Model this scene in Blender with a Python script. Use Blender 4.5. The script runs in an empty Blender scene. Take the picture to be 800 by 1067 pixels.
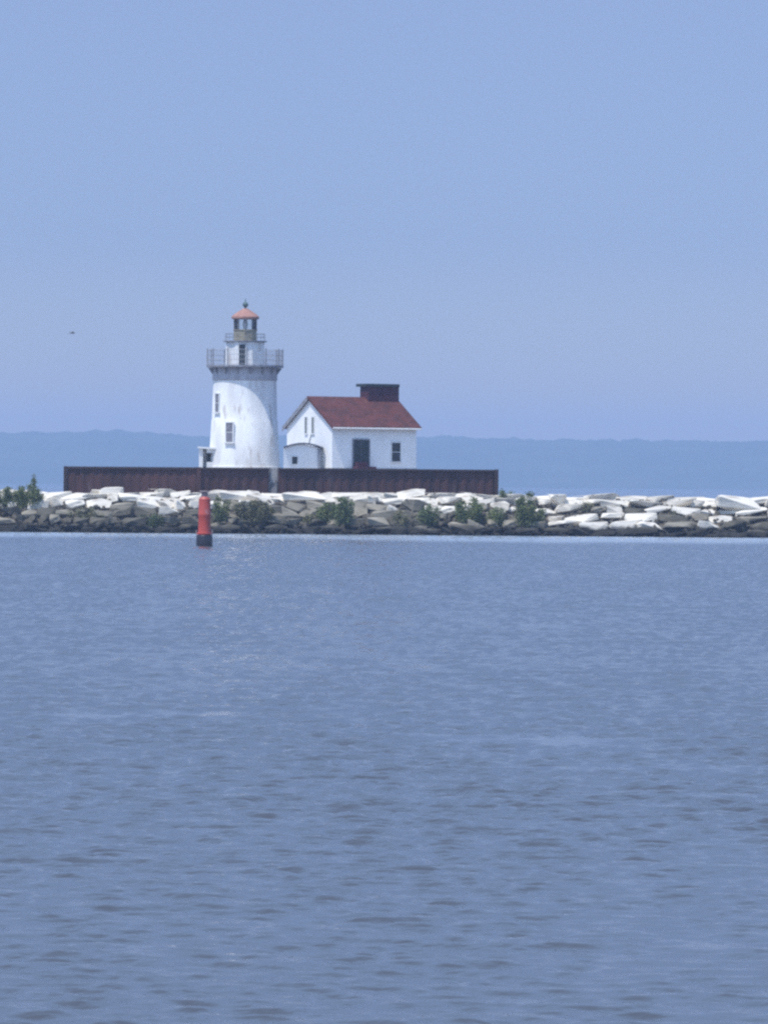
import bpy, bmesh, math, random
import numpy as np
from mathutils import Vector, Matrix, noise

R = math.radians
random.seed(7)
rng = np.random.default_rng(7)
SC = bpy.context.scene
COL = SC.collection

# ---------------------------------------------------------------- camera
H_EYE = 4.91          # eye height over the water
FPX = 5500.0          # focal length in pixels of the 800 x 1067 photograph
ROLL = 0.45
cam = bpy.data.cameras.new('camera')
cam.sensor_fit = 'VERTICAL'
cam.sensor_height = 36.0
cam.lens = 36.0 * FPX / 1067.0
cam.clip_start = 1.0
cam.clip_end = 40000.0
camo = bpy.data.objects.new('camera', cam)
COL.objects.link(camo)
camo.matrix_world = (Matrix.Translation((0, 0, H_EYE))
                     @ Matrix.Rotation(R(90.0 - 0.3177), 4, 'X')
                     @ Matrix.Rotation(R(ROLL), 4, 'Z'))
SC.camera = camo

# ---------------------------------------------------------------- sky, sun, exposure
SUN_EL, SUN_AZ = 66.0, 46.0      # degrees; azimuth to the left of the direction back to the viewer
S = Vector((-math.sin(R(SUN_AZ)) * math.cos(R(SUN_EL)), -math.cos(R(SUN_AZ)) * math.cos(R(SUN_EL)), math.sin(R(SUN_EL))))
world = bpy.data.worlds.new('World')
SC.world = world
world.use_nodes = True
wn, wl = world.node_tree.nodes, world.node_tree.links
wn.clear()
sky = wn.new('ShaderNodeTexSky')
sky.sky_type = 'NISHITA'
sky.sun_disc = False
sky.sun_elevation = R(SUN_EL)
sky.sun_rotation = math.atan2(S.x, S.y)
sky.altitude = 0
sky.air_density = 1.0
sky.dust_density = 0.25
sky.ozone_density = 3.0
tint = wn.new('ShaderNodeMix')
tint.data_type = 'RGBA'
tint.blend_type = 'MULTIPLY'
tint.inputs[0].default_value = 1.0
# low sky toned dimmer and bluer; unseen upper sky brightened as added fill light
tc_ = wn.new('ShaderNodeTexCoord')
sep_ = wn.new('ShaderNodeSeparateXYZ')
ramp = wn.new('ShaderNodeMapRange')
ramp.interpolation_type = 'SMOOTHSTEP'
ramp.inputs[1].default_value = 0.11
ramp.inputs[2].default_value = 0.44
low = wn.new('ShaderNodeMix')
low.data_type = 'RGBA'
band = wn.new('ShaderNodeValToRGB')
el = band.color_ramp.elements
el[0].position, el[0].color = 0.010, (0.375, 0.380, 0.515, 1)
el[1].position, el[1].color = 0.100, (0.365, 0.356, 0.485, 1)
mid = el.new(0.045)
mid.color = (0.281, 0.317, 0.506, 1)
low.inputs[7].default_value = (1.40, 1.38, 1.34, 1)
wl.new(sep_.outputs[2], band.inputs[0])
wl.new(band.outputs[0], low.inputs[6])
wl.new(tc_.outputs['Generated'], sep_.inputs[0])
wl.new(sep_.outputs[2], ramp.inputs[0])
wl.new(ramp.outputs[0], low.inputs[0])
wl.new(low.outputs[2], tint.inputs[7])
bg = wn.new('ShaderNodeBackground')
bg.inputs[1].default_value = 0.15
wo = wn.new('ShaderNodeOutputWorld')
wl.new(sky.outputs[0], tint.inputs[6])
wl.new(tint.outputs[2], bg.inputs[0])
wl.new(bg.outputs[0], wo.inputs[0])

sun = bpy.data.lights.new('sun', 'SUN')
sun.energy = 2.8
sun.angle = R(0.5)
sun.color = (1.0, 0.965, 0.91)
suno = bpy.data.objects.new('sun', sun)
suno.rotation_euler = S.to_track_quat('Z', 'Y').to_euler()
suno.location = (-100, -100, 300)
COL.objects.link(suno)

SC.view_settings.view_transform = 'Standard'
SC.view_settings.look = 'None'
SC.view_settings.exposure = 0.55
SC.view_settings.gamma = 1.0
SC.view_settings.use_curve_mapping = False
SC.render.engine = 'CYCLES'
SC.cycles.use_denoising = False
SC.cycles.filter_width = 2.5
SC.cycles.max_bounces = 6
SC.cycles.transparent_max_bounces = 8
SC.cycles.caustics_reflective = False
SC.cycles.caustics_refractive = False


# ---------------------------------------------------------------- helpers
def hor(px):
    return 503.0 + (px - 400.0) * math.tan(R(ROLL))

def X(px, Y):
    return (px - 400.0) * Y / FPX

def Z(px, py, Y):
    return H_EYE + (hor(px) - py) * Y / FPX

def P(px, py, Y):
    return Vector((X(px, Y), Y, Z(px, py, Y)))


class MB:
    """collects shapes, then links them as ONE mesh object"""
    def __init__(self):
        self.bm = bmesh.new()

    def box(self, c, s, rz=0.0, rx=0.0, ry=0.0, bevel=0.0):
        m = Matrix.Translation(c) @ Matrix.Rotation(rz, 4, 'Z') @ Matrix.Rotation(rx, 4, 'X') @ Matrix.Rotation(ry, 4, 'Y')
        v = bmesh.ops.create_cube(self.bm, size=1.0, matrix=m @ Matrix.Diagonal((s[0], s[1], s[2], 1)))['verts']
        if bevel:
            e = list({e for q in v for e in q.link_edges})
            bmesh.ops.bevel(self.bm, geom=e, offset=bevel, segments=2, affect='EDGES', profile=0.5)
        return self

    def tube(self, a, b, r, r2=None, n=8):
        a, b = Vector(a), Vector(b)
        d = b - a
        m = Matrix.Translation((a + b) / 2) @ d.to_track_quat('Z', 'Y').to_matrix().to_4x4()
        bmesh.ops.create_cone(self.bm, cap_ends=True, segments=n, radius1=r, radius2=r if r2 is None else r2, depth=d.length, matrix=m)
        return self

    def lathe(self, prof, n=48, c=(0, 0, 0), rot=0.0, cap=True):
        rings = []
        for (r, z) in prof:
            rings.append([self.bm.verts.new((c[0] + r * math.cos(rot + 2 * math.pi * k / n), c[1] + r * math.sin(rot + 2 * math.pi * k / n), c[2] + z)) for k in range(n)])
        for a, b in zip(rings[:-1], rings[1:]):
            for k in range(n):
                self.bm.faces.new((a[k], a[(k + 1) % n], b[(k + 1) % n], b[k]))
        if cap:
            self.bm.faces.new(rings[0][::-1])
            self.bm.faces.new(rings[-1])
        return self

    def prism(self, pts, z0, z1):
        """vertical prism over a counter-clockwise plan polygon"""
        lo = [self.bm.verts.new((p[0], p[1], z0)) for p in pts]
        hi = [self.bm.verts.new((p[0], p[1], z1)) for p in pts]
        n = len(pts)
        for k in range(n):
            self.bm.faces.new((lo[k], lo[(k + 1) % n], hi[(k + 1) % n], hi[k]))
        self.bm.faces.new(lo[::-1])
        self.bm.faces.new(hi)
        return self

    def poly(self, pts, ext):
        """a planar polygon extruded along ext"""
        e = Vector(ext)
        lo = [self.bm.verts.new(Vector(p)) for p in pts]
        hi = [self.bm.verts.new(Vector(p) + e) for p in pts]
        n = len(pts)
        for k in range(n):
            self.bm.faces.new((lo[k], lo[(k + 1) % n], hi[(k + 1) % n], hi[k]))
        self.bm.faces.new(lo[::-1])
        self.bm.faces.new(hi)
        return self

    def build(self, name, mat, parent=None, smooth=False, label=None):
        bmesh.ops.recalc_face_normals(self.bm, faces=self.bm.faces)
        me = bpy.data.meshes.new(name)
        self.bm.to_mesh(me)
        self.bm.free()
        o = bpy.data.objects.new(name, me)
        if mat:
            me.materials.append(mat)
        if smooth:
            me.shade_smooth()
            me.set_sharp_from_angle(angle=R(35))
        if parent:
            o.parent = parent
        if label:
            o['label'] = label
        COL.objects.link(o)
        return o


def tag(o, label=None, cat=None, group=None, kind=None):
    if label: o['label'] = label
    if cat: o['category'] = cat
    if group: o['group'] = group
    if kind: o['kind'] = kind
    return o

def empty(name, loc, label, cat, rz=0.0, group=None):
    o = bpy.data.objects.new(name, None)
    o.location = loc
    o.rotation_euler = (0, 0, rz)
    o.empty_display_size = 0.5
    COL.objects.link(o)
    return tag(o, label, cat, group)


# ---------------------------------------------------------------- materials
def mat(name, col, rough=0.8, col2=None, scale=1.0, stretch=(1, 1, 1), lo=0.4, hi=0.65, bump=0.0, bscale=8.0,
        metallic=0.0, coords='Object', detail=6.0, spots=None, spot_scale=1.0, spot_lo=0.6, spot_hi=0.7, vary=0.0, spec=0.3):
    m = bpy.data.materials.new(name)
    m.use_nodes = True
    n, l = m.node_tree.nodes, m.node_tree.links
    b = n['Principled BSDF']
    b.inputs['Roughness'].default_value = rough
    b.inputs['Metallic'].default_value = metallic
    b.inputs['Specular IOR Level'].default_value = spec
    b.inputs['Base Color'].default_value = (*col, 1)
    tc = n.new('ShaderNodeTexCoord')
    mp = n.new('ShaderNodeMapping')
    mp.inputs['Scale'].default_value = stretch
    l.new(tc.outputs[coords], mp.inputs[0])
    out = None
    def layer(prev, c, sc, a, z, seedoff):
        t = n.new('ShaderNodeTexNoise')
        t.noise_dimensions = '4D'
        t.inputs['W'].default_value = seedoff
        t.inputs['Scale'].default_value = sc
        t.inputs['Detail'].default_value = detail
        l.new(mp.outputs[0], t.inputs['Vector'])
        mr = n.new('ShaderNodeMapRange')
        mr.inputs[1].default_value = a
        mr.inputs[2].default_value = z
        l.new(t.outputs[0], mr.inputs[0])
        x = n.new('ShaderNodeMix')
        x.data_type = 'RGBA'
        l.new(mr.outputs[0], x.inputs[0])
        if prev is None:
            x.inputs[6].default_value = (*col, 1)
        else:
            l.new(prev, x.inputs[6])
        x.inputs[7].default_value = (*c, 1)
        return x.outputs[2]
    if col2:
        out = layer(None, col2, scale, lo, hi, 0.3)
    if spots:
        out = layer(out, spots, spot_scale, spot_lo, spot_hi, 5.1)
    if vary:
        oi = n.new('ShaderNodeObjectInfo')
        hs = n.new('ShaderNodeHueSaturation')
        mr = n.new('ShaderNodeMapRange')
        mr.inputs[3].default_value = 1 - vary
        mr.inputs[4].default_value = 1 + vary
        l.new(oi.outputs['Random'], mr.inputs[0])
        l.new(mr.outputs[0], hs.inputs['Value'])
        if out is None:
            hs.inputs['Color'].default_value = (*col, 1)
        else:
            l.new(out, hs.inputs['Color'])
        out = hs.outputs[0]
    if out is not None:
        l.new(out, b.inputs['Base Color'])
    if bump:
        t = n.new('ShaderNodeTexNoise')
        t.inputs['Scale'].default_value = bscale
        t.inputs['Detail'].default_value = 8
        l.new(mp.outputs[0], t.inputs['Vector'])
        bp = n.new('ShaderNodeBump')
        bp.inputs['Strength'].default_value = bump
        bp.inputs['Distance'].default_value = 0.1
        l.new(t.outputs[0], bp.inputs['Height'])
        l.new(bp.outputs[0], b.inputs['Normal'])
    return m

M = {}
M['white'] = mat('white_paint', (0.78, 0.78, 0.76), 0.75, (0.60, 0.59, 0.58), 0.8, (1, 1, 0.30), 0.46, 0.70, 0.3, 6.0,
                 spots=(0.40, 0.35, 0.31), spot_scale=1.9, spot_lo=0.56, spot_hi=0.74)
M['white_house'] = mat('white_house_paint', (0.84, 0.84, 0.83), 0.7, (0.76, 0.76, 0.75), 0.9, (1, 1, 0.5), 0.48, 0.72, 0.2, 6.0, spots=(0.60, 0.58, 0.55), spot_scale=1.6, spot_lo=0.66, spot_hi=0.8)
M['white_clean'] = mat('white_trim_paint', (0.80, 0.80, 0.78), 0.6, (0.7, 0.7, 0.68), 2.0)
M['cornice'] = mat('cornice_gallery_shade', (0.46, 0.46, 0.49), 0.7, (0.34, 0.33, 0.35), 1.5)  # grey holds the shade that the gallery casts on the tower top
M['grey_paint'] = mat('grey_paint', (0.28, 0.29, 0.32), 0.6, (0.18, 0.17, 0.18), 3.0)
M['rail'] = mat('dark_grey_iron', (0.16, 0.17, 0.20), 0.55, (0.09, 0.08, 0.08), 5.0)
M['rail_pale'] = mat('weathered_grey_iron', (0.42, 0.44, 0.48), 0.55, (0.3, 0.28, 0.28), 5.0)
M['olive'] = mat('greenish_grey_iron', (0.34, 0.31, 0.22), 0.6, (0.22, 0.19, 0.14), 3.0)
M['pink_roof'] = mat('faded_red_copper_roof', (0.40, 0.215, 0.165), 0.75, (0.30, 0.15, 0.125), 2.5)
M['verdigris'] = mat('verdigris_bronze', (0.10, 0.17, 0.16), 0.6, (0.07, 0.10, 0.10), 6.0)
M['roof'] = mat('weathered_red_shingles', (0.118, 0.036, 0.030), 0.85, (0.072, 0.026, 0.025), 1.1, (1, 1, 1), 0.38, 0.62, 0.5, 9.0,
                spots=(0.14, 0.055, 0.045), spot_scale=1.6, spot_lo=0.58, spot_hi=0.72)
M['dark_red'] = mat('dark_red_boards', (0.085, 0.022, 0.036), 0.8, (0.055, 0.018, 0.03), 2.0)
M['dark_cap'] = mat('dark_green_grey_metal', (0.035, 0.045, 0.045), 0.6, (0.02, 0.025, 0.03), 3.0)
M['door'] = mat('dark_green_door_paint', (0.030, 0.038, 0.040), 0.6, (0.02, 0.025, 0.025), 3.0)
M['glass_dark'] = mat('dark_window_glass', (0.02, 0.025, 0.03), 0.12, spec=0.5)
M['window_grey'] = mat('grey_window_panel', (0.24, 0.23, 0.25), 0.5, (0.15, 0.15, 0.17), 3.0)
M['slot_grey'] = mat('weathered_louvre', (0.20, 0.22, 0.20), 0.7, (0.13, 0.14, 0.13), 4.0)
M['rust'] = mat('rusted_steel', (0.088, 0.040, 0.036), 0.85, (0.052, 0.027, 0.026), 0.7, (1, 1, 0.4), 0.4, 0.62, 0.3, 8.0,
                spots=(0.115, 0.08, 0.08), spot_scale=1.1, spot_lo=0.62, spot_hi=0.75)
M['rust_rail'] = mat('rusted_cap_rail', (0.035, 0.022, 0.022), 0.8, (0.06, 0.03, 0.025), 2.0)
M['concrete'] = mat('pale_concrete', (0.42, 0.41, 0.40), 0.9, (0.30, 0.29, 0.28), 1.2, bump=0.3)
M['old_concrete'] = mat('stained_concrete', (0.24, 0.23, 0.23), 0.9, (0.15, 0.14, 0.14), 1.2, bump=0.3)
M['red_buoy'] = mat('red_buoy_paint', (0.56, 0.080, 0.050), 0.5, (0.42, 0.075, 0.055), 1.6, (1, 1, 0.5), spots=(0.45, 0.22, 0.20), spot_scale=2.4, spot_lo=0.6, spot_hi=0.72, spec=0.5)
M['buoy_hull'] = mat('wet_dark_steel', (0.012, 0.014, 0.022), 0.35, (0.03, 0.02, 0.02), 3.0, spec=0.5)
M['buoy_top'] = mat('galvanised_grey', (0.45, 0.38, 0.36), 0.6, (0.30, 0.22, 0.21), 4.0)
M['bird'] = mat('grey_feathers', (0.24, 0.26, 0.30), 0.8)
M['bark'] = mat('bark', (0.06, 0.05, 0.04), 0.9)
M['leaf'] = mat('shrub_leaves', (0.125, 0.155, 0.05), 0.6, (0.16, 0.18, 0.07), 1.3, coords='Object', vary=0.15)
M['leaf_olive'] = mat('dry_olive_leaves', (0.15, 0.15, 0.07), 0.7, (0.20, 0.18, 0.10), 1.5, vary=0.15)
M['leaf_dark'] = mat('dark_leaves', (0.11, 0.145, 0.055), 0.6, (0.14, 0.165, 0.07), 1.3, vary=0.15)
M['hills'] = mat('distant_forest', (0.035, 0.060, 0.028), 0.95, (0.06, 0.085, 0.04), 0.01, vary=0.0)


def rock_mat(name, c1, c2, c3):
    m = mat(name, c1, 0.9, c2, 0.55, (1, 1, 1.6), 0.42, 0.62, 0.55, 3.5, vary=0.14, spots=c3, spot_scale=1.0, spot_lo=0.60, spot_hi=0.72)
    n, l = m.node_tree.nodes, m.node_tree.links
    b = n['Principled BSDF']
    prev = b.inputs['Base Color'].links[0].from_socket
    g = n.new('ShaderNodeNewGeometry')
    sp = n.new('ShaderNodeSeparateXYZ')
    l.new(g.outputs['Position'], sp.inputs[0])
    t = n.new('ShaderNodeTexNoise')
    t.inputs['Scale'].default_value = 0.8
    l.new(g.outputs['Position'], t.inputs['Vector'])
    ad = n.new('ShaderNodeMath'); ad.operation = 'MULTIPLY_ADD'
    ad.inputs[1].default_value = -1.0
    l.new(t.outputs[0], ad.inputs[0]); l.new(sp.outputs[2], ad.inputs[2])
    mr = n.new('ShaderNodeMapRange')           # algae and wet stone up to the wave-wash line
    mr.inputs[1].default_value = 0.55
    mr.inputs[2].default_value = 0.05
    l.new(ad.outputs[0], mr.inputs[0])
    x = n.new('ShaderNodeMix'); x.data_type = 'RGBA'
    l.new(mr.outputs[0], x.inputs[0]); l.new(prev, x.inputs[6])
    x.inputs[7].default_value = (0.030, 0.028, 0.022, 1)
    l.new(x.outputs[2], b.inputs['Base Color'])
    return m

M['rock_pale'] = rock_mat('bleached_limestone', (0.74, 0.685, 0.58), (0.64, 0.58, 0.48), (0.36, 0.30, 0.24))
M['rock_grey'] = rock_mat('grey_brown_stone', (0.28, 0.25, 0.19), (0.165, 0.15, 0.112), (0.38, 0.34, 0.27))
M['rock_dark'] = rock_mat('dark_stained_stone', (0.13, 0.118, 0.088), (0.078, 0.072, 0.053), (0.19, 0.17, 0.13))
M['rubble'] = rock_mat('small_rubble', (0.14, 0.12, 0.088), (0.08, 0.070, 0.05), (0.075, 0.08, 0.04))


# ---------------------------------------------------------------- water: one sheet, real waves in the near field
def water_mat():
    m = bpy.data.materials.new('lake_water')
    m.use_nodes = True
    n, l = m.node_tree.nodes, m.node_tree.links
    b = n['Principled BSDF']
    b.inputs['Base Color'].default_value = (0.064, 0.068, 0.078, 1)
    b.inputs['Roughness'].default_value = 0.06
    b.inputs['IOR'].default_value = 1.333
    at = n.new('ShaderNodeAttribute'); at.attribute_name = 'calm'
    g = n.new('ShaderNodeNewGeometry')
    a2 = n.new('ShaderNodeAttribute'); a2.attribute_name = 'painted_sky_band'      # sky-bright band along the stones, painted in as a paler body colour
    sx_ = n.new('ShaderNodeMix'); sx_.data_type = 'RGBA'
    sx_.inputs[6].default_value = (0.064, 0.068, 0.078, 1)
    sx_.inputs[7].default_value = (0.30, 0.35, 0.40, 1)
    l.new(a2.outputs['Fac'], sx_.inputs[0]); l.new(sx_.outputs[2], b.inputs['Base Color'])
    def nz(scale, sx, sy, det):
        mp = n.new('ShaderNodeMapping'); mp.inputs['Scale'].default_value = (sx, sy, 1)
        l.new(g.outputs['Position'], mp.inputs[0])
        t = n.new('ShaderNodeTexNoise')
        t.inputs['Scale'].default_value = scale
        t.inputs['Detail'].default_value = det
        l.new(mp.outputs[0], t.inputs['Vector'])
        return t.outputs[0]
    a = nz(7.0, 0.8, 1.0, 5)
    c = nz(0.9, 0.7, 1.0, 3)
    s = n.new('ShaderNodeMath'); s.operation = 'MULTIPLY_ADD'
    s.inputs[1].default_value = 3.0
    l.new(c, s.inputs[0]); l.new(a, s.inputs[2])
    k = n.new('ShaderNodeMapRange')
    k.clamp = False
    k.inputs[3].default_value = 0.50
    k.inputs[4].default_value = 0.16
    l.new(at.outputs['Fac'], k.inputs[0])
    bp = n.new('ShaderNodeBump')
    bp.inputs['Distance'].default_value = 0.055
    l.new(k.outputs[0], bp.inputs['Strength'])
    l.new(s.outputs[0], bp.inputs['Height'])
    l.new(bp.outputs[0], b.inputs['Normal'])
    return m

def vnoise(x, y, sx, sy, seed):
    """cheap smooth value noise on arrays"""
    r = np.random.default_rng(seed)
    T = r.random((256, 256))
    u, v = x / sx, y / sy
    iu, iv = np.floor(u).astype(int), np.floor(v).astype(int)
    fu, fv = u - iu, v - iv
    fu, fv = fu * fu * (3 - 2 * fu), fv * fv * (3 - 2 * fv)
    g = lambda a, b: T[a & 255, b & 255]
    return (g(iu, iv) * (1 - fu) + g(iu + 1, iv) * fu) * (1 - fv) + (g(iu, iv + 1) * (1 - fu) + g(iu + 1, iv + 1) * fu) * fv

def build_water():
    Y0, Y1, XW = 30.0, 496.0, 0.20
    ys, y = [], Y0
    while y < Y1:
        ys.append(y)
        y += min(0.6 * y * y / (H_EYE * FPX), 0.55)
    ys.append(Y1)
    ys = np.array(ys)
    nc = 1501
    us = np.linspace(-XW, XW, nc)
    YY = np.repeat(ys[:, None], nc, 1)
    XX = us[None, :] * YY
    dY = np.gradient(ys)[:, None]
    dX = (us[1] - us[0]) * ys[:, None]
    # calm slicks (long bands of smoother water) and gust patches
    calm = np.zeros_like(XX)
    def slick(yc, w, x0, x1, a):
        wob = yc + (vnoise(XX, YY * 0, 3.0, 1, int(yc)) - 0.5) * w * 1.2
        e = np.exp(-((YY - wob) / w) ** 2) * a
        ed = (x1 - x0) * 0.12
        e *= 1 / (1 + np.exp(-(XX - x0) / ed * 3)) / (1 + np.exp((XX - x1) / ed * 3))
        return e
    for s in ((183, 4.4, -3, 11, .85), (111, 1.7, -7, -2.8, .9), (101, 1.8, 0.6, 4.6, .6), (196, 4, -15, -6, .5),
              (140, 2.4, -3, 2, .45), (108, 1.8, -9, -4.5, .4), (92, 1.1, 3.0, 7.5, .4), (236, 8, -4, 10, .35)):
        calm = np.maximum(calm, slick(*s))
    slk = calm.copy()
    gust = (vnoise(XX, YY, 0.30, 3.0, 5) * 0.30 + vnoise(XX, YY, 0.7, 7.0, 4) * 0.28
            + vnoise(XX, YY, 1.8, 16.0, 6) * 0.24 + vnoise(XX, YY, 5.0, 36.0, 3) * 0.18)
    gust = np.clip(0.5 + (gust - 0.5) * (0.20 + 1.3 * np.clip((YY - 75) / 130, 0, 1)), 0, 1)
    amp = (0.35 + 1.3 * gust) * (1 - 0.8 * calm) * (1.85 - 0.45 * np.clip((YY - 60) / 110, 0, 1))
    calm = np.clip(calm + 3.4 * (0.5 - gust), -1.4, 1.4)
    calm = calm + 1.3 * slk + 0.62 - 2.9 * np.clip((YY - 60) / 110, 0, 1) - 3.0 * np.clip((YY - 140) / 200, 0, 1)
    pale = 0.9 / (1 + np.exp(-(YY - 452.0 - 26 * (vnoise(XX, YY, 7, 60, 8) - .5)) / 5.0))
    amp = (0.15 + 1.75 * gust) * (1 - 0.8 * calm)
    calm = np.clip(calm + 1.1 * (0.5 - gust) , -0.6, 1.0)
    ZZ, DX, DY_ = np.zeros_like(XX), np.zeros_like(XX), np.zeros_like(XX)
    r = np.random.default_rng(11)
    N = 96
    lam = np.geomspace(0.11, 5.0, N)
    for L in lam:
        th = r.normal(0.08, 0.55)                 # waves run roughly along the line of sight
        k = 2 * math.pi / L
        kx, ky = k * math.sin(th), k * math.cos(th)
        # skip what the mesh cannot carry there
        res = np.clip((L * 0.5 / np.maximum(np.abs(math.cos(th)) * dY, dX) - 0.9) / 0.8, 0, 1)
        slope = (0.070 * math.exp(-(math.log(L / 0.55) / 0.60) ** 2) + 0.045 / (1 + (L / 0.24) ** 2.5)
                 + 0.010 * math.exp(-(math.log(L / 1.8) / 0.5) ** 2) + 0.003)
        a = slope * L / (2 * math.pi)
        ph = kx * XX + ky * YY + r.random() * 6.283
        rows = np.where(res[:, 0] > 0)[0]
        if len(rows) == 0:
            continue
        j = rows[-1] + 1
        p = ph[:j]
        ar = a * res[:j]
        ZZ[:j] += ar * np.sin(p)
        cp = 0.5 * ar * np.cos(p)                # crests pinch together, troughs widen
        DX[:j] += math.sin(th) * cp
        DY_[:j] += math.cos(th) * cp
    ZZ *= amp
    ZZ = 0.066 * np.tanh(ZZ / 0.066)          # no freak crests on a small chop
    edge = np.clip((XW - np.abs(us)) / 0.02, 0, 1)[None, :] * np.clip((YY - Y0) / 2, 0, 1) * np.clip((Y1 - YY) / 6, 0, 1)
    ZZ *= edge
    XX = XX + DX * amp * edge
    YY0 = YY
    YY = YY + DY_ * amp * edge
    nr = len(ys)
    co = np.stack([XX, YY, ZZ], -1).reshape(-1, 3)
    idx = np.arange(nr * nc).reshape(nr, nc)
    q = np.stack([idx[:-1, :-1], idx[:-1, 1:], idx[1:, 1:], idx[1:, :-1]], -1).reshape(-1, 4)
    W, YB, YN = 2900.0, 8900.0, -400.0
    b0 = len(co)
    ext = np.array([(-W, YN, 0), (W, YN, 0), (-W, Y0, 0), (-XW * Y0, Y0, 0), (XW * Y0, Y0, 0), (W, Y0, 0),
                    (-W, Y1, 0), (-XW * Y1, Y1, 0), (XW * Y1, Y1, 0), (W, Y1, 0), (-W, YB, 0), (W, YB, 0)], float)
    co = np.vstack([co, ext])
    qe = np.array([(0, 1, 5, 2), (2, 3, 7, 6), (4, 5, 9, 8), (6, 9, 11, 10)]) + b0
    q = np.vstack([q, qe])
    me = bpy.data.meshes.new('water')
    me.vertices.add(len(co)); me.vertices.foreach_set('co', co.astype(np.float32).ravel())
    me.loops.add(q.size); me.loops.foreach_set('vertex_index', q.astype(np.int32).ravel())
    me.polygons.add(len(q)); me.polygons.foreach_set('loop_start', np.arange(0, q.size, 4, dtype=np.int32))
    me.polygons.foreach_set('use_smooth', np.ones(len(q), bool))
    me.update(calc_edges=True)
    at = me.attributes.new('calm', 'FLOAT', 'POINT')
    cal = np.zeros(len(co), np.float32); cal[:b0] = calm.ravel()
    at.data.foreach_set('value', cal)
    at = me.attributes.new('painted_sky_band', 'FLOAT', 'POINT')
    cal = np.zeros(len(co), np.float32); cal[:b0] = pale.ravel(); cal[-6:] = 0
    at.data.foreach_set('value', cal)
    me.materials.append(water_mat())
    o = bpy.data.objects.new('water', me)
    COL.objects.link(o)
    return tag(o, 'rippled blue grey lake water up to the breakwater', kind='structure')

build_water()


# ---------------------------------------------------------------- far shore
def build_hills():
    nx, ny = 900, 14
    xs = np.linspace(-2800, 2800, nx)
    co = []
    for j in range(ny):
        t = j / (ny - 1)
        y = 7000 + 1500 * t
        for x in xs:
            px = 400 + x * FPX / 7400
            base = 74 - 0.0065 * (px - 400) + 5.0 * math.exp(-((px - 105) / 55.0) ** 2) - 3.0 * math.exp(-((px - 190) / 40.0) ** 2)
            base += 3.5 * noise.noise((x * 0.006, 0, 3.0))
            prof = math.sin(min(t / 0.55, 1.0) * math.pi / 2) if t < 0.55 else math.cos((t - 0.55) / 0.45 * math.pi / 2)
            tr = 4.0 * noise.noise((x * 0.05, t * 9, 0)) + 2.5 * noise.noise((x * 0.16, t * 20, 5))
            co.append((x, y + 30 * noise.noise((x * 0.02, t * 5, 9)), -1 + max(0, prof * base + tr * min(1, prof * 3))))
    f = [(j * nx + i, j * nx + i + 1, (j + 1) * nx + i + 1, (j + 1) * nx + i) for j in range(ny - 1) for i in range(nx - 1)]
    me = bpy.data.meshes.new('hills')
    me.from_pydata(co, [], f)
    me.materials.append(M['hills'])
    o = bpy.data.objects.new('hills', me)
    COL.objects.link(o)
    tag(o, 'hazy blue wooded shore rising along the far horizon', kind='structure')

build_hills()


# ---------------------------------------------------------------- haze between the camera and the far shore
def build_haze():
    m = bpy.data.materials.new('haze_air')
    m.use_nodes = True
    n, l = m.node_tree.nodes, m.node_tree.links
    n.remove(n['Principled BSDF'])
    v = n.new('ShaderNodeVolumePrincipled')
    v.inputs['Color'].default_value = (0.51, 0.685, 0.985, 1)
    v.inputs['Density'].default_value = 2.0e-4
    v.inputs['Anisotropy'].default_value = 0.0
    l.new(v.outputs[0], n['Material Output'].inputs['Volume'])
    b = MB().box((0, 4250, 56), (6000, 9500, 114))
    o = b.build('haze', m)
    tag(o, 'pale blue summer haze over the lake', kind='stuff')

build_haze()


# ---------------------------------------------------------------- breakwater core and crib deck
def front(x):
    """depth of the waterline of the breakwater at x"""
    return 500.0 + 1.2 * noise.noise((x * 0.09, 2.0, 0)) + 0.6 * noise.noise((x * 0.4, 7.0, 0))

def mound_z(x, y):
    d = y - front(x)
    return max(-1.0, min(3.1, d * 0.40)) + 0.25 * noise.noise((x * 0.35, y * 0.35, 0))

def build_core():
    nx, ny = 240, 60
    co, f = [], []
    for j in range(ny):
        for i in range(nx):
            x = -75 + 150 * i / (nx - 1)
            y = 495 + 55 * j / (ny - 1)
            z = mound_z(x, y) - 0.15
            if y > 540:
                z = min(z, 3.0 - (y - 540) * 0.5)
            if abs(x) > 66:
                z -= (abs(x) - 66) * 0.6
            co.append((x, y, z))
    for j in range(ny - 1):
        for i in range(nx - 1):
            f.append((j * nx + i, j * nx + i + 1, (j + 1) * nx + i + 1, (j + 1) * nx + i))
    me = bpy.data.meshes.new('breakwater_ground')
    me.from_pydata(co, [], f)
    me.materials.append(M['rubble'])
    o = bpy.data.objects.new('breakwater_ground', me)
    COL.objects.link(o)
    tag(o, 'earth and rubble bed of the long breakwater', kind='structure')

build_core()

# crib plan: left end, corner, right end
WL = Vector((X(70, 515), 515))
WC = Vector((X(207, 512.5), 512.5))
WR = Vector((X(517.5, 520), 520))
DECK_Z = Z(253, 488.5, 516)
deck = MB().prism([(WL.x + .25, WL.y + .3), (WC.x, WC.y + .35), (WR.x - .25, WR.y + .3), (WR.x - 1.5, 545), (WL.x - 1, 545)], 1.0, DECK_Z - 0.06)
tag(deck.build('lighthouse_deck', M['concrete']), 'concrete deck that carries the lighthouse and white house', kind='structure')


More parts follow.
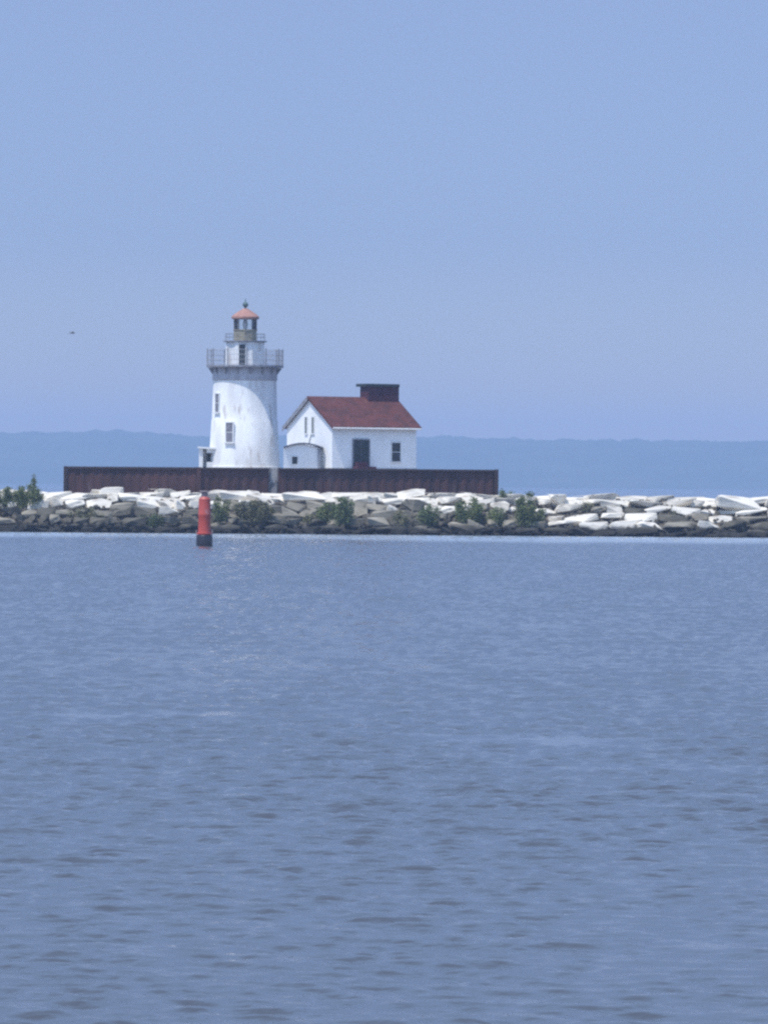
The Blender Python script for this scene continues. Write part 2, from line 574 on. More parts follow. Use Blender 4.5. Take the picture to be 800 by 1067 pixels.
def wall_run(mb, cap, a, b, z0, z1, pitch=0.9):
    """trapezoid sheet piling from a to b"""
    d = (b - a)
    L = d.length
    d.normalize()
    nrm = Vector((d.y, -d.x))
    n = max(1, int(L / pitch))
    pts = []
    for i in range(n):
        for t, o in ((0.0, 0), (0.32, 0), (0.5, 0.07), (0.82, 0.07)):
            p = a + d * (L * (i + t) / n) + nrm * o
            pts.append(p)
    pts.append(b.copy())
    back = [b - nrm * 0.2, a - nrm * 0.2]
    mb.prism([(p.x, p.y) for p in pts + back], z0, z1)
    ca, cb = a - nrm * 0.24, b - nrm * 0.24
    fa, fb = a + nrm * 0.24, b + nrm * 0.24
    cap.prism([(fa.x, fa.y), (fb.x, fb.y), (cb.x, cb.y), (ca.x, ca.y)], z1 + 0.003, z1 + 0.2)

def on_wall(px, a, b):
    """point of segment a-b seen at pixel column px"""
    k = (px - 400) / FPX
    t = (k * a.y - a.x) / ((b.x - a.x) - k * (b.y - a.y))
    return a + (b - a) * t

WZ0, WZ1 = 1.5, DECK_Z - 0.1
G0, G1 = on_wall(280, WC, WR), on_wall(290, WC, WR)

w = empty('steel_wall', (WC.x, WC.y, 0), 'rust brown steel wall under the lighthouse, left of the narrow gap', 'wall')
mb, cp = MB(), MB()
wall_run(mb, cp, WL - Vector((WC.x, WC.y)), Vector((-0.15, 0)), WZ0, WZ1)
mb.build('sheet_piling', M['rust'], w); cp.build('cap_rail', M['rust_rail'], w)
mb, cp = MB(), MB()
wall_run(mb, cp, Vector((0.15, 0.02)), G0 - WC, WZ0, WZ1)
mb.build('sheet_piling', M['rust'], w); cp.build('cap_rail', M['rust_rail'], w)
MB().prism([(-.2, -.28), (.22, -.28), (.22, .2), (-.2, .2)], WZ0, WZ1 + .22).build('corner_post', M['rust'], w)
e = WL - WC
MB().box((e.x - .18, e.y + .1, (WZ0 + WZ1) / 2 + .1), (.3, .6, WZ1 - WZ0 + .25)).build('end_post', M['rust_rail'], w)

w = empty('steel_wall', (WR.x, WR.y, 0), 'long dark steel wall below the white house, right of the narrow gap', 'wall')
mb, cp = MB(), MB()
wall_run(mb, cp, G1 - WR, Vector((-.3, 0)), WZ0, WZ1)
mb.build('sheet_piling', M['rust'], w); cp.build('cap_rail', M['rust_rail'], w)
MB().box((-.08, .1, (WZ0 + WZ1) / 2 + .1), (.4, .75, WZ1 - WZ0 + .28)).build('end_post', M['rust_rail'], w)
mb = MB()
wall_run(mb, MB(), Vector((0.05, .6)), Vector((-1.2, 24)), WZ0, WZ1)
mb.build('sheet_piling', M['rust'], w)

# pale steps in the gap
g = (G0 + G1) / 2
st = empty('concrete_steps', (g.x, g.y + .95, 0), 'pale concrete steps in the narrow gap of the brown wall', 'steps')
sb = MB()
for k in range(6):
    zt = DECK_Z + .05 - k * .28
    sb.box((0, .6 - k * .26, zt / 2 + .9), (.62, .258, zt - 1.8 + .004 * k))
sb.build('flight', M['old_concrete'], st)
MB().box((-.37, .1, DECK_Z - .55), (.10, 1.7, 1.4)).build('cheek_wall', M['old_concrete'], st)
MB().box((.37, .1, DECK_Z - .55), (.10, 1.7, 1.4)).build('cheek_wall', M['old_concrete'], st)


# ---------------------------------------------------------------- lighthouse
TY = 532.0
TS = TY / FPX                                   # metres per photo pixel there
TC = Vector((X(254.2, TY), TY, DECK_Z - 0.06))
lh = empty('lighthouse', TC, 'white round lighthouse with a red lantern roof above the brown wall', 'lighthouse')

def tz(py):                                     # height over the deck of a photo row on the tower's axis
    return Z(255, py, TY) - TC.z

prof = [(3.72, 0), (3.70, .35), (3.58, .38), (3.34, tz(438)), (3.30, tz(437.4)), (3.18, tz(397))]
MB().lathe(prof, 72).build('tower_shaft', M['white'], lh, smooth=True)
MB().lathe([(3.18, tz(397) + .004), (3.27, tz(396)), (3.27, tz(383.5))], 72).build('cornice', M['cornice'], lh, smooth=True)  # collar coloured with the shade under the gallery
GZ = tz(383.5)
GR = 3.88
MB().lathe([(3.3, GZ), (GR, GZ + .06), (GR, GZ + .24), (3.0, GZ + .26)], 64).build('gallery_deck', M['grey_paint'], lh, smooth=True)
for k in range(16):
    a = 2 * math.pi * (k + .5) / 16
    c, s = math.cos(a), math.sin(a)
    b = MB().poly([Vector((3.15 * c, 3.15 * s, GZ - .05)) + Vector((-s, c, 0)) * -.07, Vector((3.75 * c, 3.75 * s, GZ - .02)) + Vector((-s, c, 0)) * -.07,
                   Vector((3.7 * c, 3.7 * s, GZ - .12)) + Vector((-s, c, 0)) * -.07, Vector((3.15 * c, 3.15 * s, GZ - .85)) + Vector((-s, c, 0)) * -.07], (-s * .14, c * .14, 0))
    b.build('bracket', M['grey_paint'], lh)
# railing
rl = MB()
RH = 1.55
z0 = GZ + .24
for zz in (RH, RH * .68, RH * .36, .1):
    for k in range(48):
        a, b = 2 * math.pi * k / 48, 2 * math.pi * (k + 1) / 48
        rl.tube((3.8 * math.cos(a), 3.8 * math.sin(a), z0 + zz), (3.8 * math.cos(b), 3.8 * math.sin(b), z0 + zz), .022, n=5)
for k in range(96):
    a = 2 * math.pi * k / 96
    rl.tube((3.8 * math.cos(a), 3.8 * math.sin(a), z0), (3.8 * math.cos(a), 3.8 * math.sin(a), z0 + RH), .014, n=4)
railing = rl.build('gallery_railing', M['rail_pale'], lh)
for k in range(12):
    a = 2 * math.pi * (k) / 12 + .08
    p = MB().tube((3.8 * math.cos(a), 3.8 * math.sin(a), z0 - .1), (3.8 * math.cos(a), 3.8 * math.sin(a), z0 + RH + .14), .065, n=6)
    p.build('post', M['grey_paint'], railing)
# watch room, eight-sided
WR0, WR1 = GZ + .25, tz(358)
wr = MB().lathe([(2.1, WR0), (2.06, WR1), (2.12, WR1 + .02), (2.12, WR1 + .12)], 8, rot=R(-90 - 22.5)).build('watch_room', M['white'], lh)
dz = (WR0 + tz(359.5)) / 2
dr = MB().box((-.24, -1.95, dz), (.66, .12, tz(359.5) - WR0 - .02)).build('door', M['door'], wr)
MB().box((-.60, -1.96, dz + .03), (.06, .16, tz(359.5) - WR0 + .06)).box((.12, -1.96, dz + .03), (.06, .16, tz(359.5) - WR0 + .06)).build('frame', M['white_clean'], dr)
# lantern gallery
LG = WR1 + .14
MB().lathe([(1.2, LG), (2.22, LG + .02), (2.22, LG + .12), (1.2, LG + .12)], 32).build('lantern_gallery', M['grey_paint'], lh)
rl = MB()
for zz in (.72, .4):
    for k in range(24):
        a, b = 2 * math.pi * k / 24, 2 * math.pi * (k + 1) / 24
        rl.tube((2.0 * math.cos(a), 2.0 * math.sin(a), LG + .1 + zz), (2.0 * math.cos(b), 2.0 * math.sin(b), LG + .1 + zz), .016, n=5)
for k in range(12):
    a = 2 * math.pi * (k + .3) / 12
    rl.tube((2.0 * math.cos(a), 2.0 * math.sin(a), LG + .1), (2.0 * math.cos(a), 2.0 * math.sin(a), LG + .86), .02, n=5)
rl.build('lantern_railing', M['rail'], lh)
# lantern: parapet, glazing, lens, roof
P0, P1, P2 = LG + .12, tz(343.5), tz(332.5)
MB().lathe([(1.20, P0), (1.20, P1 - .12), (1.26, P1 - .10), (1.26, P1)], 10, rot=R(18)).build('lantern_parapet', M['olive'], lh)
gm = bpy.data.materials.new('lantern_glass')
gm.use_nodes = True
gn, gl = gm.node_tree.nodes, gm.node_tree.links
gn.remove(gn['Principled BSDF'])
tr, gs, mx, fr = gn.new('ShaderNodeBsdfTransparent'), gn.new('ShaderNodeBsdfGlossy'), gn.new('ShaderNodeMixShader'), gn.new('ShaderNodeFresnel')
tr.inputs[0].default_value = (.93, .95, .95, 1)
gs.inputs['Roughness'].default_value = .05
fr.inputs[0].default_value = 1.6
gl.new(fr.outputs[0], mx.inputs[0]); gl.new(tr.outputs[0], mx.inputs[1]); gl.new(gs.outputs[0], mx.inputs[2]); gl.new(mx.outputs[0], gn['Material Output'].inputs[0])
gz = MB().lathe([(1.16, P1 + .01), (1.16, P2 - .01)], 10, rot=R(18), cap=False).build('lantern_glazing', gm, lh)
for k in range(10):
    a = R(18) + 2 * math.pi * k / 10
    MB().tube((1.18 * math.cos(a), 1.18 * math.sin(a), P1), (1.18 * math.cos(a), 1.18 * math.sin(a), P2), .05, n=6).build('mullion', M['grey_paint'], gz)
MB().lathe([(.12, P1), (.2, P1 + .15), (.27, (P1 + P2) / 2), (.2, P2 - .15), (.1, P2 - .05)], 16).build('lens', M['white_clean'], gz)
Rf0, Rf1 = P2, tz(321.5)
rf = MB().lathe([(1.34, Rf0), (1.40, Rf0 + .05), (1.40, Rf0 + .22), (1.22, Rf0 + .42), (.78, Rf0 + .72), (.3, Rf1 - .05), (.22, Rf1)], 32).build('lantern_roof', M['pink_roof'], lh, smooth=True)
fz = Rf1
MB().lathe([(.08, fz - .05), (.10, fz + .12), (.26, fz + .25), (.30, fz + .42), (.2, fz + .58), (.05, fz + .68), (.03, fz + 1.0)], 14).build('finial', M['verdigris'], rf, smooth=True)


def tower_window(px, py0, py1, w):
    zc = tz((py0 + py1) / 2)
    h = tz(py0) - tz(py1)
    r = 3.26 if py1 < 436 else 3.49
    sx = (X(px, TY) - TC.x) / r
    a = math.asin(sx)
    rot = a
    o = bpy.data.objects.new('window', None)
    m = Matrix.Rotation(rot, 4, 'Z')
    def at(b, name, mt, par):
        b.bm.transform(m)
        return b.build(name, mt, par)
    wdw = at(MB().box((0, -r + .01, zc), (w, .1, h)), 'window', M['window_grey'], lh)
    at(MB().box((-w / 2 - .05, -r - .015, zc), (.10, .16, h + .2)).box((w / 2 + .05, -r - .015, zc), (.10, .16, h + .2)).box((0, -r - .015, zc + h / 2 + .05), (w, .16, .1))
       .box((0, -r - .01, zc), (w, .13, .06)), 'frame', M['white_clean'], wdw)
    at(MB().box((0, -r - .06, zc - h / 2 - .07), (w + .34, .26, .13)), 'sill', M['white_clean'], wdw)
    bpy.data.objects.remove(o)

tower_window(226.6, 411, 430, .62)
tower_window(239.8, 441, 461, .74)

# entrance porch at the foot of the tower, on the left
pc = Vector((X(215.5, TY - 1.2) - TC.x, -1.2, 0))
ph = tz(468)
po = MB()
po.box((pc.x, pc.y + .75, ph / 2), (1.55, .12, ph))
po.box((pc.x - .72, pc.y, ph / 2), (.14, 1.38, ph - .004))
po.box((pc.x + .74, pc.y - .62, ph / 2), (.16, .14, ph - .004))
po.box((pc.x - .52, pc.y - .62, ph / 2), (.26, .14, ph - .006))
po.box((pc.x + .32, pc.y - .62, ph * .18), (.68, .12, ph * .36))
po.box((pc.x + .32, pc.y - .62, ph * .9), (.68, .12, ph * .2 - .01))
porch = po.build('porch', M['white'], lh)
MB().box((pc.x + .08, pc.y, ph + .08), (2.0, 1.9, .16), ry=R(3)).build('roof', M['white_clean'], porch)
MB().box((pc.x + .3, pc.y + .1, ph * .45), (.66, .08, ph * .88)).build('door', M['door'], porch)


# ---------------------------------------------------------------- keeper's house
AL = R(60)
GD = Vector((-math.cos(AL), math.sin(AL), 0))      # along the gable, away to the left
LD = Vector((math.sin(AL), math.cos(AL), 0))       # along the long wall, away to the right
HC = P(345.5, 443, 520.5)
HC.z = DECK_Z - .06
hs = empty('white_house', HC, 'white gabled house with a dark red roof beside the lighthouse', 'house', rz=math.atan2(LD.y, LD.x))
# local axes: +x along the long wall (away right), +y along the gable (away left); near corner at the origin
HW, HL = 9.2, 9.6
EH = Z(345, 444, 520.5) - HC.z
RISE = 2.72
mb = MB()
mb.poly([(0, 0, 0), (0, HW, 0), (0, HW, EH), (0, HW / 2, EH + RISE), (0, 0, EH)], (HL, 0, 0))
hw = mb.build('wall', M['white_house'], hs)
MB().box((HL / 2, HW / 2, .12), (HL + .16, HW + .16, .24)).build('plinth', M['concrete'], hs)
OV, OE = .22, .50
tn = RISE / (HW / 2)
th = .20
mb = MB()
ze = EH - OE * tn + .05
zr = EH + RISE + .05
prof_r = [(-OV, -OE, ze), (-OV, HW / 2, zr), (-OV, HW + OE, ze), (-OV, HW + OE, ze + th), (-OV, HW / 2, zr + th + .03), (-OV, -OE, ze + th)]
mb.poly(prof_r, (HL + 2 * OV, 0, 0))
roof = mb.build('roof', M['roof'], hs)
# barge boards and gutter
for xx in (-OV - .07, HL + OV + .02):
    mb = MB()
    mb.poly([(xx, -OE - .02, ze - .04), (xx, HW / 2, zr - .04), (xx, HW / 2, zr + th + .06), (xx, -OE - .02, ze + th + .03)], (.05, 0, 0))
    mb.build('barge_board', M['roof'], roof)
    mb = MB()
    mb.poly([(xx, HW + OE + .02, ze - .22), (xx, HW / 2 + .002, zr - .22), (xx, HW / 2 + .002, zr + th + .06), (xx, HW + OE + .02, ze + th + .03)], (.05, 0, 0))
    mb.build('barge_board', M['grey_paint'], roof)
MB().tube((-OV, -OE - .07, ze + .05), (HL + OV, -OE - .07, ze + .05), .075, n=8).build('gutter', M['white_clean'], hs)
# ridge box with its cap
ZT = Z(403, 402.5, 526) - HC.z
xb0, xb1 = 6.3, 9.8
ch = MB().box(((xb0 + xb1) / 2, HW / 2 + .1, (EH + RISE - 1.2 + ZT) / 2), (xb1 - xb0, 1.7, ZT - (EH + RISE - 1.2))).build('chimney', M['dark_red'], roof, label='dark box chimney with a flat cap at the right end of the ridge')
MB().box(((xb0 + xb1) / 2 - .1, HW / 2 + .28, ZT + .12), (xb1 - xb0 + .25, 2.25, .28)).build('cap', M['dark_cap'], ch)
# door and window on the long wall
dw, dh = 1.75, Z(375, 458.5, 523) - HC.z
dx = 3.27
fr_ = MB().box((dx, -.03, dh / 2), (dw, .09, dh)).build('door', M['door'], hs)
MB().box((dx - dw / 2 - .06, -.04, dh / 2), (.12, .14, dh + .1)).box((dx + dw / 2 + .06, -.04, dh / 2), (.12, .14, dh + .1)).box((dx, -.04, dh + .06), (dw, .14, .12)).build('frame', M['grey_paint'], fr_)
MB().box((dx, -.085, dh / 2 + .1), (.05, .03, dh - .3)).build('centre_post', M['rail'], fr_)
MB().box((dx, -.7, .2), (dw + .3, 1.2, .4)).box((dx - .2, -.5, .62), (1.2, .5, .45)).build('doorstep', M['dark_red'], hs)
wx, wz0, wz1, ww = 7.25, Z(412, 481, 527) - HC.z, Z(412, 461.5, 527) - HC.z, .98
wd = MB().box((wx, -.02, (wz0 + wz1) / 2), (ww, .07, wz1 - wz0)).build('window', M['glass_dark'], hs)
MB().box((wx - ww / 2 - .05, -.03, (wz0 + wz1) / 2), (.1, .12, wz1 - wz0 + .2)).box((wx + ww / 2 + .05, -.03, (wz0 + wz1) / 2), (.1, .12, wz1 - wz0 + .2)).box((wx, -.03, wz1 + .05), (ww, .12, .1)).box((wx, -.035, (wz0 + wz1) / 2), (ww, .08, .05)).build('frame', M['white_clean'], wd)
MB().box((wx, -.06, wz0 - .06), (ww + .3, .2, .11)).build('sill', M['white_clean'], wd)
# twin slot windows high in the gable
for yy in (HW / 2 - .78, HW / 2 + .62):
    z0_, z1_ = Z(318, 451.5, 523) - HC.z, Z(318, 434.5, 523) - HC.z
    sl = MB().box((-.02, yy, (z0_ + z1_) / 2), (.07, .42, z1_ - z0_)).build('window', M['slot_grey'], hs)
    MB().box((-.03, yy - .25, (z0_ + z1_) / 2), (.12, .07, z1_ - z0_ + .1)).box((-.03, yy + .25, (z0_ + z1_) / 2), (.12, .07, z1_ - z0_ + .1)).box((-.05, yy, z0_ - .05), (.16, .62, .1)).build('frame', M['white_clean'], sl)
MB().box((-.01, HW / 2 - .2, Z(318, 457, 523) - HC.z), (.03, .16, 1.0), rx=R(25)).build('stain', M['slot_grey'], hs)

# ---------------------------------------------------------------- covered passage between the tower and the house
A0 = P(295, 487, 519.2)
A1 = P(333.0, 487, 521.4)
ad = (A1 - A0); ad.z = 0
AW = ad.length
an = empty('passage_shed', (A0.x, A0.y, DECK_Z - .06), 'low shed with a curved dark roof between the lighthouse and the white house', 'shed', rz=math.atan2(ad.y, ad.x))
back_ = Matrix.Rotation(-math.atan2(ad.y, ad.x), 3, 'Z') @ Vector((.10, 2.6, 0))
ah = Z(314, 467, 520) - (DECK_Z - .06)
n = 14
arc = [(AW * t / n, ah + .38 * math.sin(math.pi * t / n)) for t in range(n + 1)]
MB().poly([(0, 0, 0)] + [(a, 0, b) for a, b in arc] + [(AW, 0, 0)], back_).build('wall', M['white_house'], an)
ro = [(a, b + .012) for a, b in arc]
ro = [(-.1, ah - .03)] + ro + [(AW + .1, ah - .03)]
ou = [(a + (a - AW / 2) * .03, b + .16) for a, b in ro]
MB().poly([(a, -.25, b) for a, b in ro] + [(a, -.25, b) for a, b in ou[::-1]], back_ * 1.1).build('roof', M['rail'], an)
MB().box((AW - .12, -.1, ah / 2 - .06), (.22, .2, ah)).build('corner_post', M['grey_paint'], an)
wn_ = MB().box((1.25, -.02, ah * .44), (.62, .08, .72)).build('window', M['glass_dark'], an)
MB().box((1.25, -.03, ah * .44 + .4), (.8, .1, .08)).box((1.25, -.03, ah * .44 - .4), (.8, .1, .08)).box((.90, -.03, ah * .44), (.07, .1, .72)).box((1.60, -.03, ah * .44), (.07, .1, .72)).build('frame', M['white_clean'], wn_)


# ---------------------------------------------------------------- breakwater stones
def rock_mesh(seed, flat):
    r = random.Random(seed)
    bm = bmesh.new()
    for _ in range(16):
        p = Vector((r.uniform(-1, 1), r.uniform(-1, 1), r.uniform(-1, 1)))
        m = max(abs(p.x), abs(p.y), abs(p.z))
        q = p / m
        p = q * .75 + q.normalized() * .25
        if flat and abs(p.z) > .6:
            p.z = math.copysign(.85, p.z)
        bm.verts.new(p * .5 * r.uniform(.88, 1.0))
    h = bmesh.ops.convex_hull(bm, input=bm.verts)
    bmesh.ops.delete(bm, geom=[v for v in bm.verts if not v.link_faces], context='VERTS')
    bmesh.ops.dissolve_limit(bm, angle_limit=R(14), verts=bm.verts, edges=bm.edges)
    bmesh.ops.bevel(bm, geom=list(bm.edges), offset=.035, segments=2, affect='EDGES', profile=.6)
    bmesh.ops.triangulate(bm, faces=bm.faces)
    bmesh.ops.subdivide_edges(bm, edges=bm.edges, cuts=1)
    for v in bm.verts:
        v.co += v.normal * .035 * noise.noise(v.co * 3.5 + Vector((seed, 0, 0)))
    me = bpy.data.meshes.new('boulder')
    bm.normal_update()
    bm.to_mesh(me)
    bm.free()
    return me

PROTO = {}
for k in ('rock_pale', 'rock_grey', 'rock_dark'):
    PROTO[k] = []
    for s in range(9):
        me = rock_mesh(s * 3 + len(k), s % 2 == 0)
        me.materials.append(M[k])
        PROTO[k].append(me)

def zone(px):
    for lim, txt in ((45, 'by the leftmost shrubs'), (120, 'below the brown wall\'s left end'), (200, 'left of the red buoy'),
                     (285, 'below the lighthouse'), (345, 'below the house gable'), (400, 'below the house door'),
                     (460, 'below the house window'), (530, 'below the wall\'s right end'), (600, 'beside the tall shrub'),
                     (665, 'right of the tall shrub'), (735, 'in the low right stretch')):
        if px < lim:
            return txt
    return 'at the far right end'

COUNT = [0]
def stone(x, y, z, sx, sy, sz, kind, row, rz, rx=0, ry=0):
    me = random.choice(PROTO[kind])
    o = bpy.data.objects.new('boulder', me)
    o.location = (x, y, z)
    o.scale = (sx, sy, sz)
    o.rotation_euler = (rx, ry, rz)
    COL.objects.link(o)
    px = 400 + x * FPX / y
    big = sx * sz
    size = 'large' if sx > 3.2 else ('squat' if sx > 2.1 else 'small')
    shape = 'slab' if sz / sx < .42 else 'block'
    tone = {'rock_pale': 'bleached', 'rock_grey': 'grey', 'rock_dark': 'dark'}[kind]
    tag(o, f'{size} {tone} stone {shape} {row} {zone(px)}', 'boulder', 'stones of the breakwater')
    COUNT[0] += 1

def lay_row(yoff, w0, w1, h0, h1, kindf, row, tilt, x0=-44, x1=44, lift=0.0, gap=0.86):
    x = x0 + random.uniform(0, 1)
    while x < x1:
        px = 400 + x * 11
        right = px > 560
        w = random.uniform(w0, w1) * (1.35 if right else 1.0)
        h = random.uniform(h0, h1) * (0.85 if right else 1.0)
        cx = x + w / 2
        y = front(cx) + yoff + random.uniform(-.35, .35)
        z = mound_z(cx, y) + h * .18 + lift + random.uniform(-.1, .12)
        stone(cx, y, z, w, random.uniform(1.5, 2.3), h, kindf(px), row, random.uniform(-.3, .3), random.uniform(-tilt, tilt * .3), random.uniform(-.13, .13))
        x += w * gap * random.uniform(.9, 1.1)

def kf(p_pale, p_grey, rp=None):
    def f(px):
        a = p_pale
        if rp is not None and px > 560:
            a = rp
        u = random.random()
        return 'rock_pale' if u < a else ('rock_grey' if u < a + (1 - a) * p_grey else 'rock_dark')
    return f

random.seed(21)
lay_row(0.3, 1.0, 3.2, .6, 1.1, kf(0, .15, 0.0), 'at the waterline', .3)
lay_row(1.9, 1.0, 2.9, .7, 1.3, kf(.0, .4, .5), 'low on the bank', .45)
lay_row(3.8, 1.1, 3.0, .7, 1.4, kf(.06, .5, .85), 'halfway up the bank', .45)
lay_row(5.6, 1.2, 3.0, .8, 1.4, kf(.55, .8, .95), 'near the crest', .35)
lay_row(7.3, 1.6, 3.8, .8, 1.25, kf(1, 1.0, 1), 'on the crest', .15, gap=.64)
lay_row(9.4, 2.0, 4.2, .8, 1.25, kf(1, 1.0, 1), 'along the back of the crest', .08, lift=.15, gap=.66)
# single stones that stand out
def single(px, py, y, w, d, h, kind, row, rz=0.1, ry=0.0):
    p = P(px, py, y)
    stone(p.x, p.y, p.z, w, d, h, kind, row, rz, 0, ry)
single(428, 515, 507.5, 3.0, 2.0, 1.0, 'rock_pale', 'topmost on the crest', .1, -.12)
single(582, 520.5, 507.0, 2.2, 1.6, 1.2, 'rock_pale', 'standing up from the crest', .3)
single(770, 525, 505.5, 5.2, 2.4, 1.5, 'rock_pale', 'bulging on the crest', .05, .1)
single(250, 517, 507, 4.6, 2.2, 1.1, 'rock_pale', 'topmost on the crest', .05)
single(318, 518, 506.8, 5.0, 2.2, 1.0, 'rock_pale', 'topmost on the crest', -.06)
single(116, 514, 508, 2.6, 1.8, 1.3, 'rock_pale', 'topmost on the crest', .2)
print('stones', COUNT[0])

# small rubble that nobody could count
def rubble():
    r = random.Random(5)
    co, f = [], []
    base = rock_mesh(99, False)
    v0 = np.array([v.co[:] for v in base.vertices])
    bm = bmesh.new()
    bmesh.ops.create_icosphere(bm, subdivisions=1, radius=.5)
    vs = [v.co.copy() for v in bm.verts]
    fs = [[v.index for v in q.verts] for q in bm.faces]
    bm.free()
    for _ in range(2600):
        x = r.uniform(-44, 44)
        y = front(x) + r.uniform(-.4, 9)
        s = r.uniform(.25, .8)
        m = Matrix.Translation((x, y, mound_z(x, y) + .1)) @ Matrix.Rotation(r.uniform(0, 6), 4, (r.random(), r.random(), 1)) @ Matrix.Diagonal((s * r.uniform(.8, 1.6), s, s * r.uniform(.5, .9), 1))
        b = len(co)
        co += [m @ (v * r.uniform(.8, 1.2)) for v in vs]
        f += [[i + b for i in q] for q in fs]
    me = bpy.data.meshes.new('rubble')
    me.from_pydata(co, [], f)
    me.materials.append(M['rubble'])
    o = bpy.data.objects.new('rubble', me)
    COL.objects.link(o)
    tag(o, 'small brown rubble filling the gaps of the breakwater', kind='stuff')
rubble()


# ---------------------------------------------------------------- shrubs on the breakwater
def shrub(label, px, py_base, py_top, y, wpx, leafmat, nleaf, seed, cat='shrub', lean=0.0):
    r = random.Random(seed)
    b = P(px, py_base, y)
    b.z = max(b.z, 0.1)
    h = Z(px, py_top, y) - b.z
    w = wpx * y / FPX
    root = empty('shrub', b, label, cat)
    st, lf = MB(), MB()
    nst = max(4, int(w * 2.5))
    tips = []
    for i in range(nst):
        a = r.uniform(0, 6.28)
        q = r.random() ** .6
        tip = Vector((math.cos(a) * w * .46 * q + lean * h * .3, math.sin(a) * w * .4 * q, h * (1 - .45 * q * q) * r.uniform(.8, 1.0)))
        base = Vector((tip.x * .35 + r.uniform(-.1, .1), tip.y * .35, -.25))
        st.tube(base, tip, .045, .012, n=5)
        for t in (1.0, .8, .6, .42):
            tips.append((base.lerp(tip, t), (.20 + .30 * (1 - t)) * min(1.0, .45 + w * .3)))
    st.build('stems', M['bark'], root)
    for _ in range(int(nleaf * 2.6)):
        c, s = r.choice(tips)
        d = Vector((r.gauss(0, 1), r.gauss(0, 1), r.gauss(0, .8))) * s * .85
        p = c + d
        if p.z < -.15: continue
        n1 = Vector((r.gauss(0, 1), r.gauss(0, 1), r.gauss(.6, 1))).normalized()
        t1 = n1.orthogonal().normalized()
        t1.rotate(Matrix.Rotation(r.uniform(0, 6.28), 3, n1))
        t2 = n1.cross(t1)
        L = r.uniform(.12, .26)
        vs = [lf.bm.verts.new(p + t1 * L * k1 + t2 * L * .45 * k2) for k1, k2 in ((-.5, 0), (0, -.5), (.5, 0), (0, .5))]
        lf.bm.faces.new(vs)
    lf.build('foliage', M[leafmat], root)
    return root

shrub('low green shrub cut by the left edge of the photo', 7, 530, 509, 505.5, 34, 'leaf', 1500, 1)
shrub('taller green shrub with an upright sprig at the left end of the breakwater', 30, 531, 504, 505.2, 30, 'leaf', 1400, 2)
shrub('thin bluish sprig behind the shrubs at the left end', 35, 516, 494, 508, 7, 'leaf_dark', 130, 3, lean=.05)
shrub('wide low olive shrub on the bank below the lighthouse', 262, 548, 521, 501.9, 58, 'leaf_olive', 2600, 4)
shrub('small green shrub just right of the red buoy', 231, 546, 515, 502.6, 20, 'leaf', 700, 5)
shrub('upright green shrub on the bank below the dark house door', 356, 552, 511, 501.7, 27, 'leaf_dark', 1900, 6)
shrub('leaning green shrub beside the upright one below the house', 342, 545, 524, 502.3, 26, 'leaf', 900, 7)
shrub('broad green shrub on the bank below the right end of the brown wall', 486, 548, 518, 502.0, 44, 'leaf', 2000, 8)
shrub('dark low shrub on the bank below the small house window', 447, 550, 526, 501.6, 26, 'leaf_dark', 900, 9)
shrub('tall bushy green shrub just past the right end of the brown wall', 549, 553, 514, 502.0, 34, 'leaf', 2700, 10)
shrub('dark sprig beside the right end of the brown wall', 527, 524, 507, 509, 13, 'leaf_dark', 260, 11)
shrub('dry olive tuft on the bank left of the red buoy', 88, 546, 528, 502.4, 42, 'leaf_olive', 700, 12)
shrub('sparse olive tuft among stones right of the tall shrub', 610, 533, 524, 505.0, 24, 'leaf_olive', 260, 13)


shrub('yellow green weeds on the bank just left of the upright shrub below the house', 322, 549, 536, 501.9, 22, 'leaf_olive', 400, 14)
shrub('pale olive weeds on the bank between the dark low shrub and the house door', 415, 549, 533, 502.0, 26, 'leaf_olive', 420, 15)
shrub('ragged green weeds on the bank between the wall end and the tall shrub', 517, 550, 527, 502.0, 24, 'leaf', 600, 16)
shrub('low dark weeds near the waterline below the left half of the brown wall', 158, 551, 536, 501.6, 34, 'leaf_dark', 450, 17)
shrub('thin olive weeds among the white stones at the right end of the breakwater', 705, 540, 531, 504.4, 22, 'leaf_olive', 160, 18)


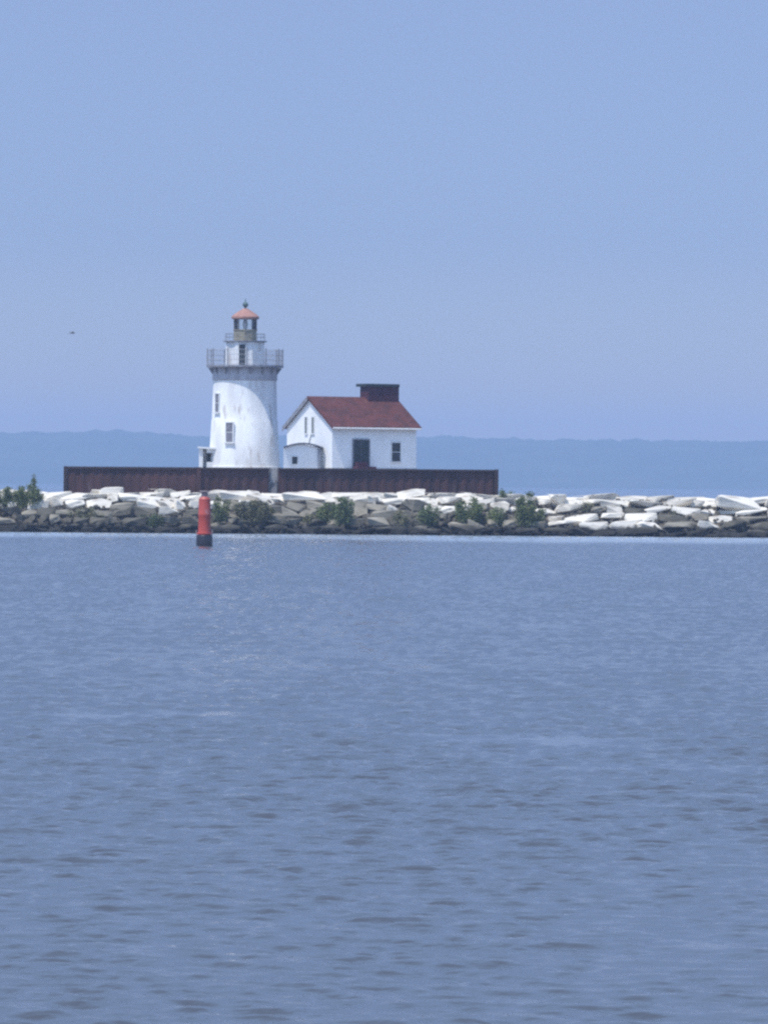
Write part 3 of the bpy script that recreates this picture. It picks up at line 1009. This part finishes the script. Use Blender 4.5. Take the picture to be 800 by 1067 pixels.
# ---------------------------------------------------------------- red buoy
BY = H_EYE * FPX / (569.5 - hor(213))
bx = X(213.3, BY)
bu = empty('channel_buoy', (bx, BY, 0), 'red pillar buoy with a dark float in front of the breakwater', 'buoy')
k = BY / FPX
zb = lambda py: Z(213, py, BY)
MB().lathe([(.50, -.6), (.60, -.3), (.62, .0), (.62, zb(559)), (.55, zb(557.5))], 28).build('float', M['buoy_hull'], bu, smooth=True)
bd = MB().lathe([(.50, zb(557.5)), (.50, zb(556)), (.47, zb(554)), (.46, zb(538)), (.48, zb(537)), (.48, zb(535.5)), (.455, zb(534.5)), (.44, zb(520)), (.30, zb(517.5))], 28).build('body', M['red_buoy'], bu, smooth=True)
MB().lathe([(.50, zb(556.8)), (.585, zb(556.6)), (.585, zb(555.2)), (.50, zb(555))], 28).build('collar', M['red_buoy'], bu)
tp = MB()
for q in range(4):
    a = math.pi / 4 + q * math.pi / 2
    tp.tube((.34 * math.cos(a), .34 * math.sin(a), zb(520)), (.30 * math.cos(a), .30 * math.sin(a), zb(512.5)), .03, n=6)
tp.lathe([(.36, zb(512.6)), (.38, zb(512.2)), (.38, zb(511.6)), (.34, zb(511.4))], 16)
tp.build('top_cage', M['buoy_top'], bu)
MB().lathe([(.17, zb(518)), (.19, zb(516)), (.19, zb(513)), (.1, zb(512.7))], 14).build('lamp', M['buoy_top'], bu)
MB().tube((.58, -.1, zb(559)), (.60, -.1, zb(552)), .03, n=6).tube((-.58, -.1, zb(559)), (-.60, -.1, zb(552)), .03, n=6).build('lifting_eye', M['buoy_top'], bu)


# ---------------------------------------------------------------- bird
bp_ = P(74, 347, 520)
bi = empty('bird', bp_, 'small grey bird gliding in the sky left of the lighthouse', 'bird', rz=R(25))
MB().lathe([(.01, -.30), (.05, -.22), (.085, -.02), (.075, .12), (.05, .2), (.055, .26), (.03, .31), (.008, .37)], 12).build('body', M['bird'], bi, smooth=True)
b = bi.children[0]
b.rotation_euler = (0, R(90), 0)
for s in (-1, 1):
    w = MB()
    pts = [(.12, 0, .03), (.10, s * .30, .14), (.0, s * .66, .10), (-.06, s * .64, .095), (-.08, s * .30, .13), (-.10, 0, .025)]
    w.poly(pts, (0, 0, .018))
    w.build('wing', M['bird'], bi)
MB().poly([(-.28, -.02, 0), (-.44, -.09, 0), (-.44, .09, 0), (-.28, .02, 0)], (0, 0, .012)).build('tail', M['bird'], bi)
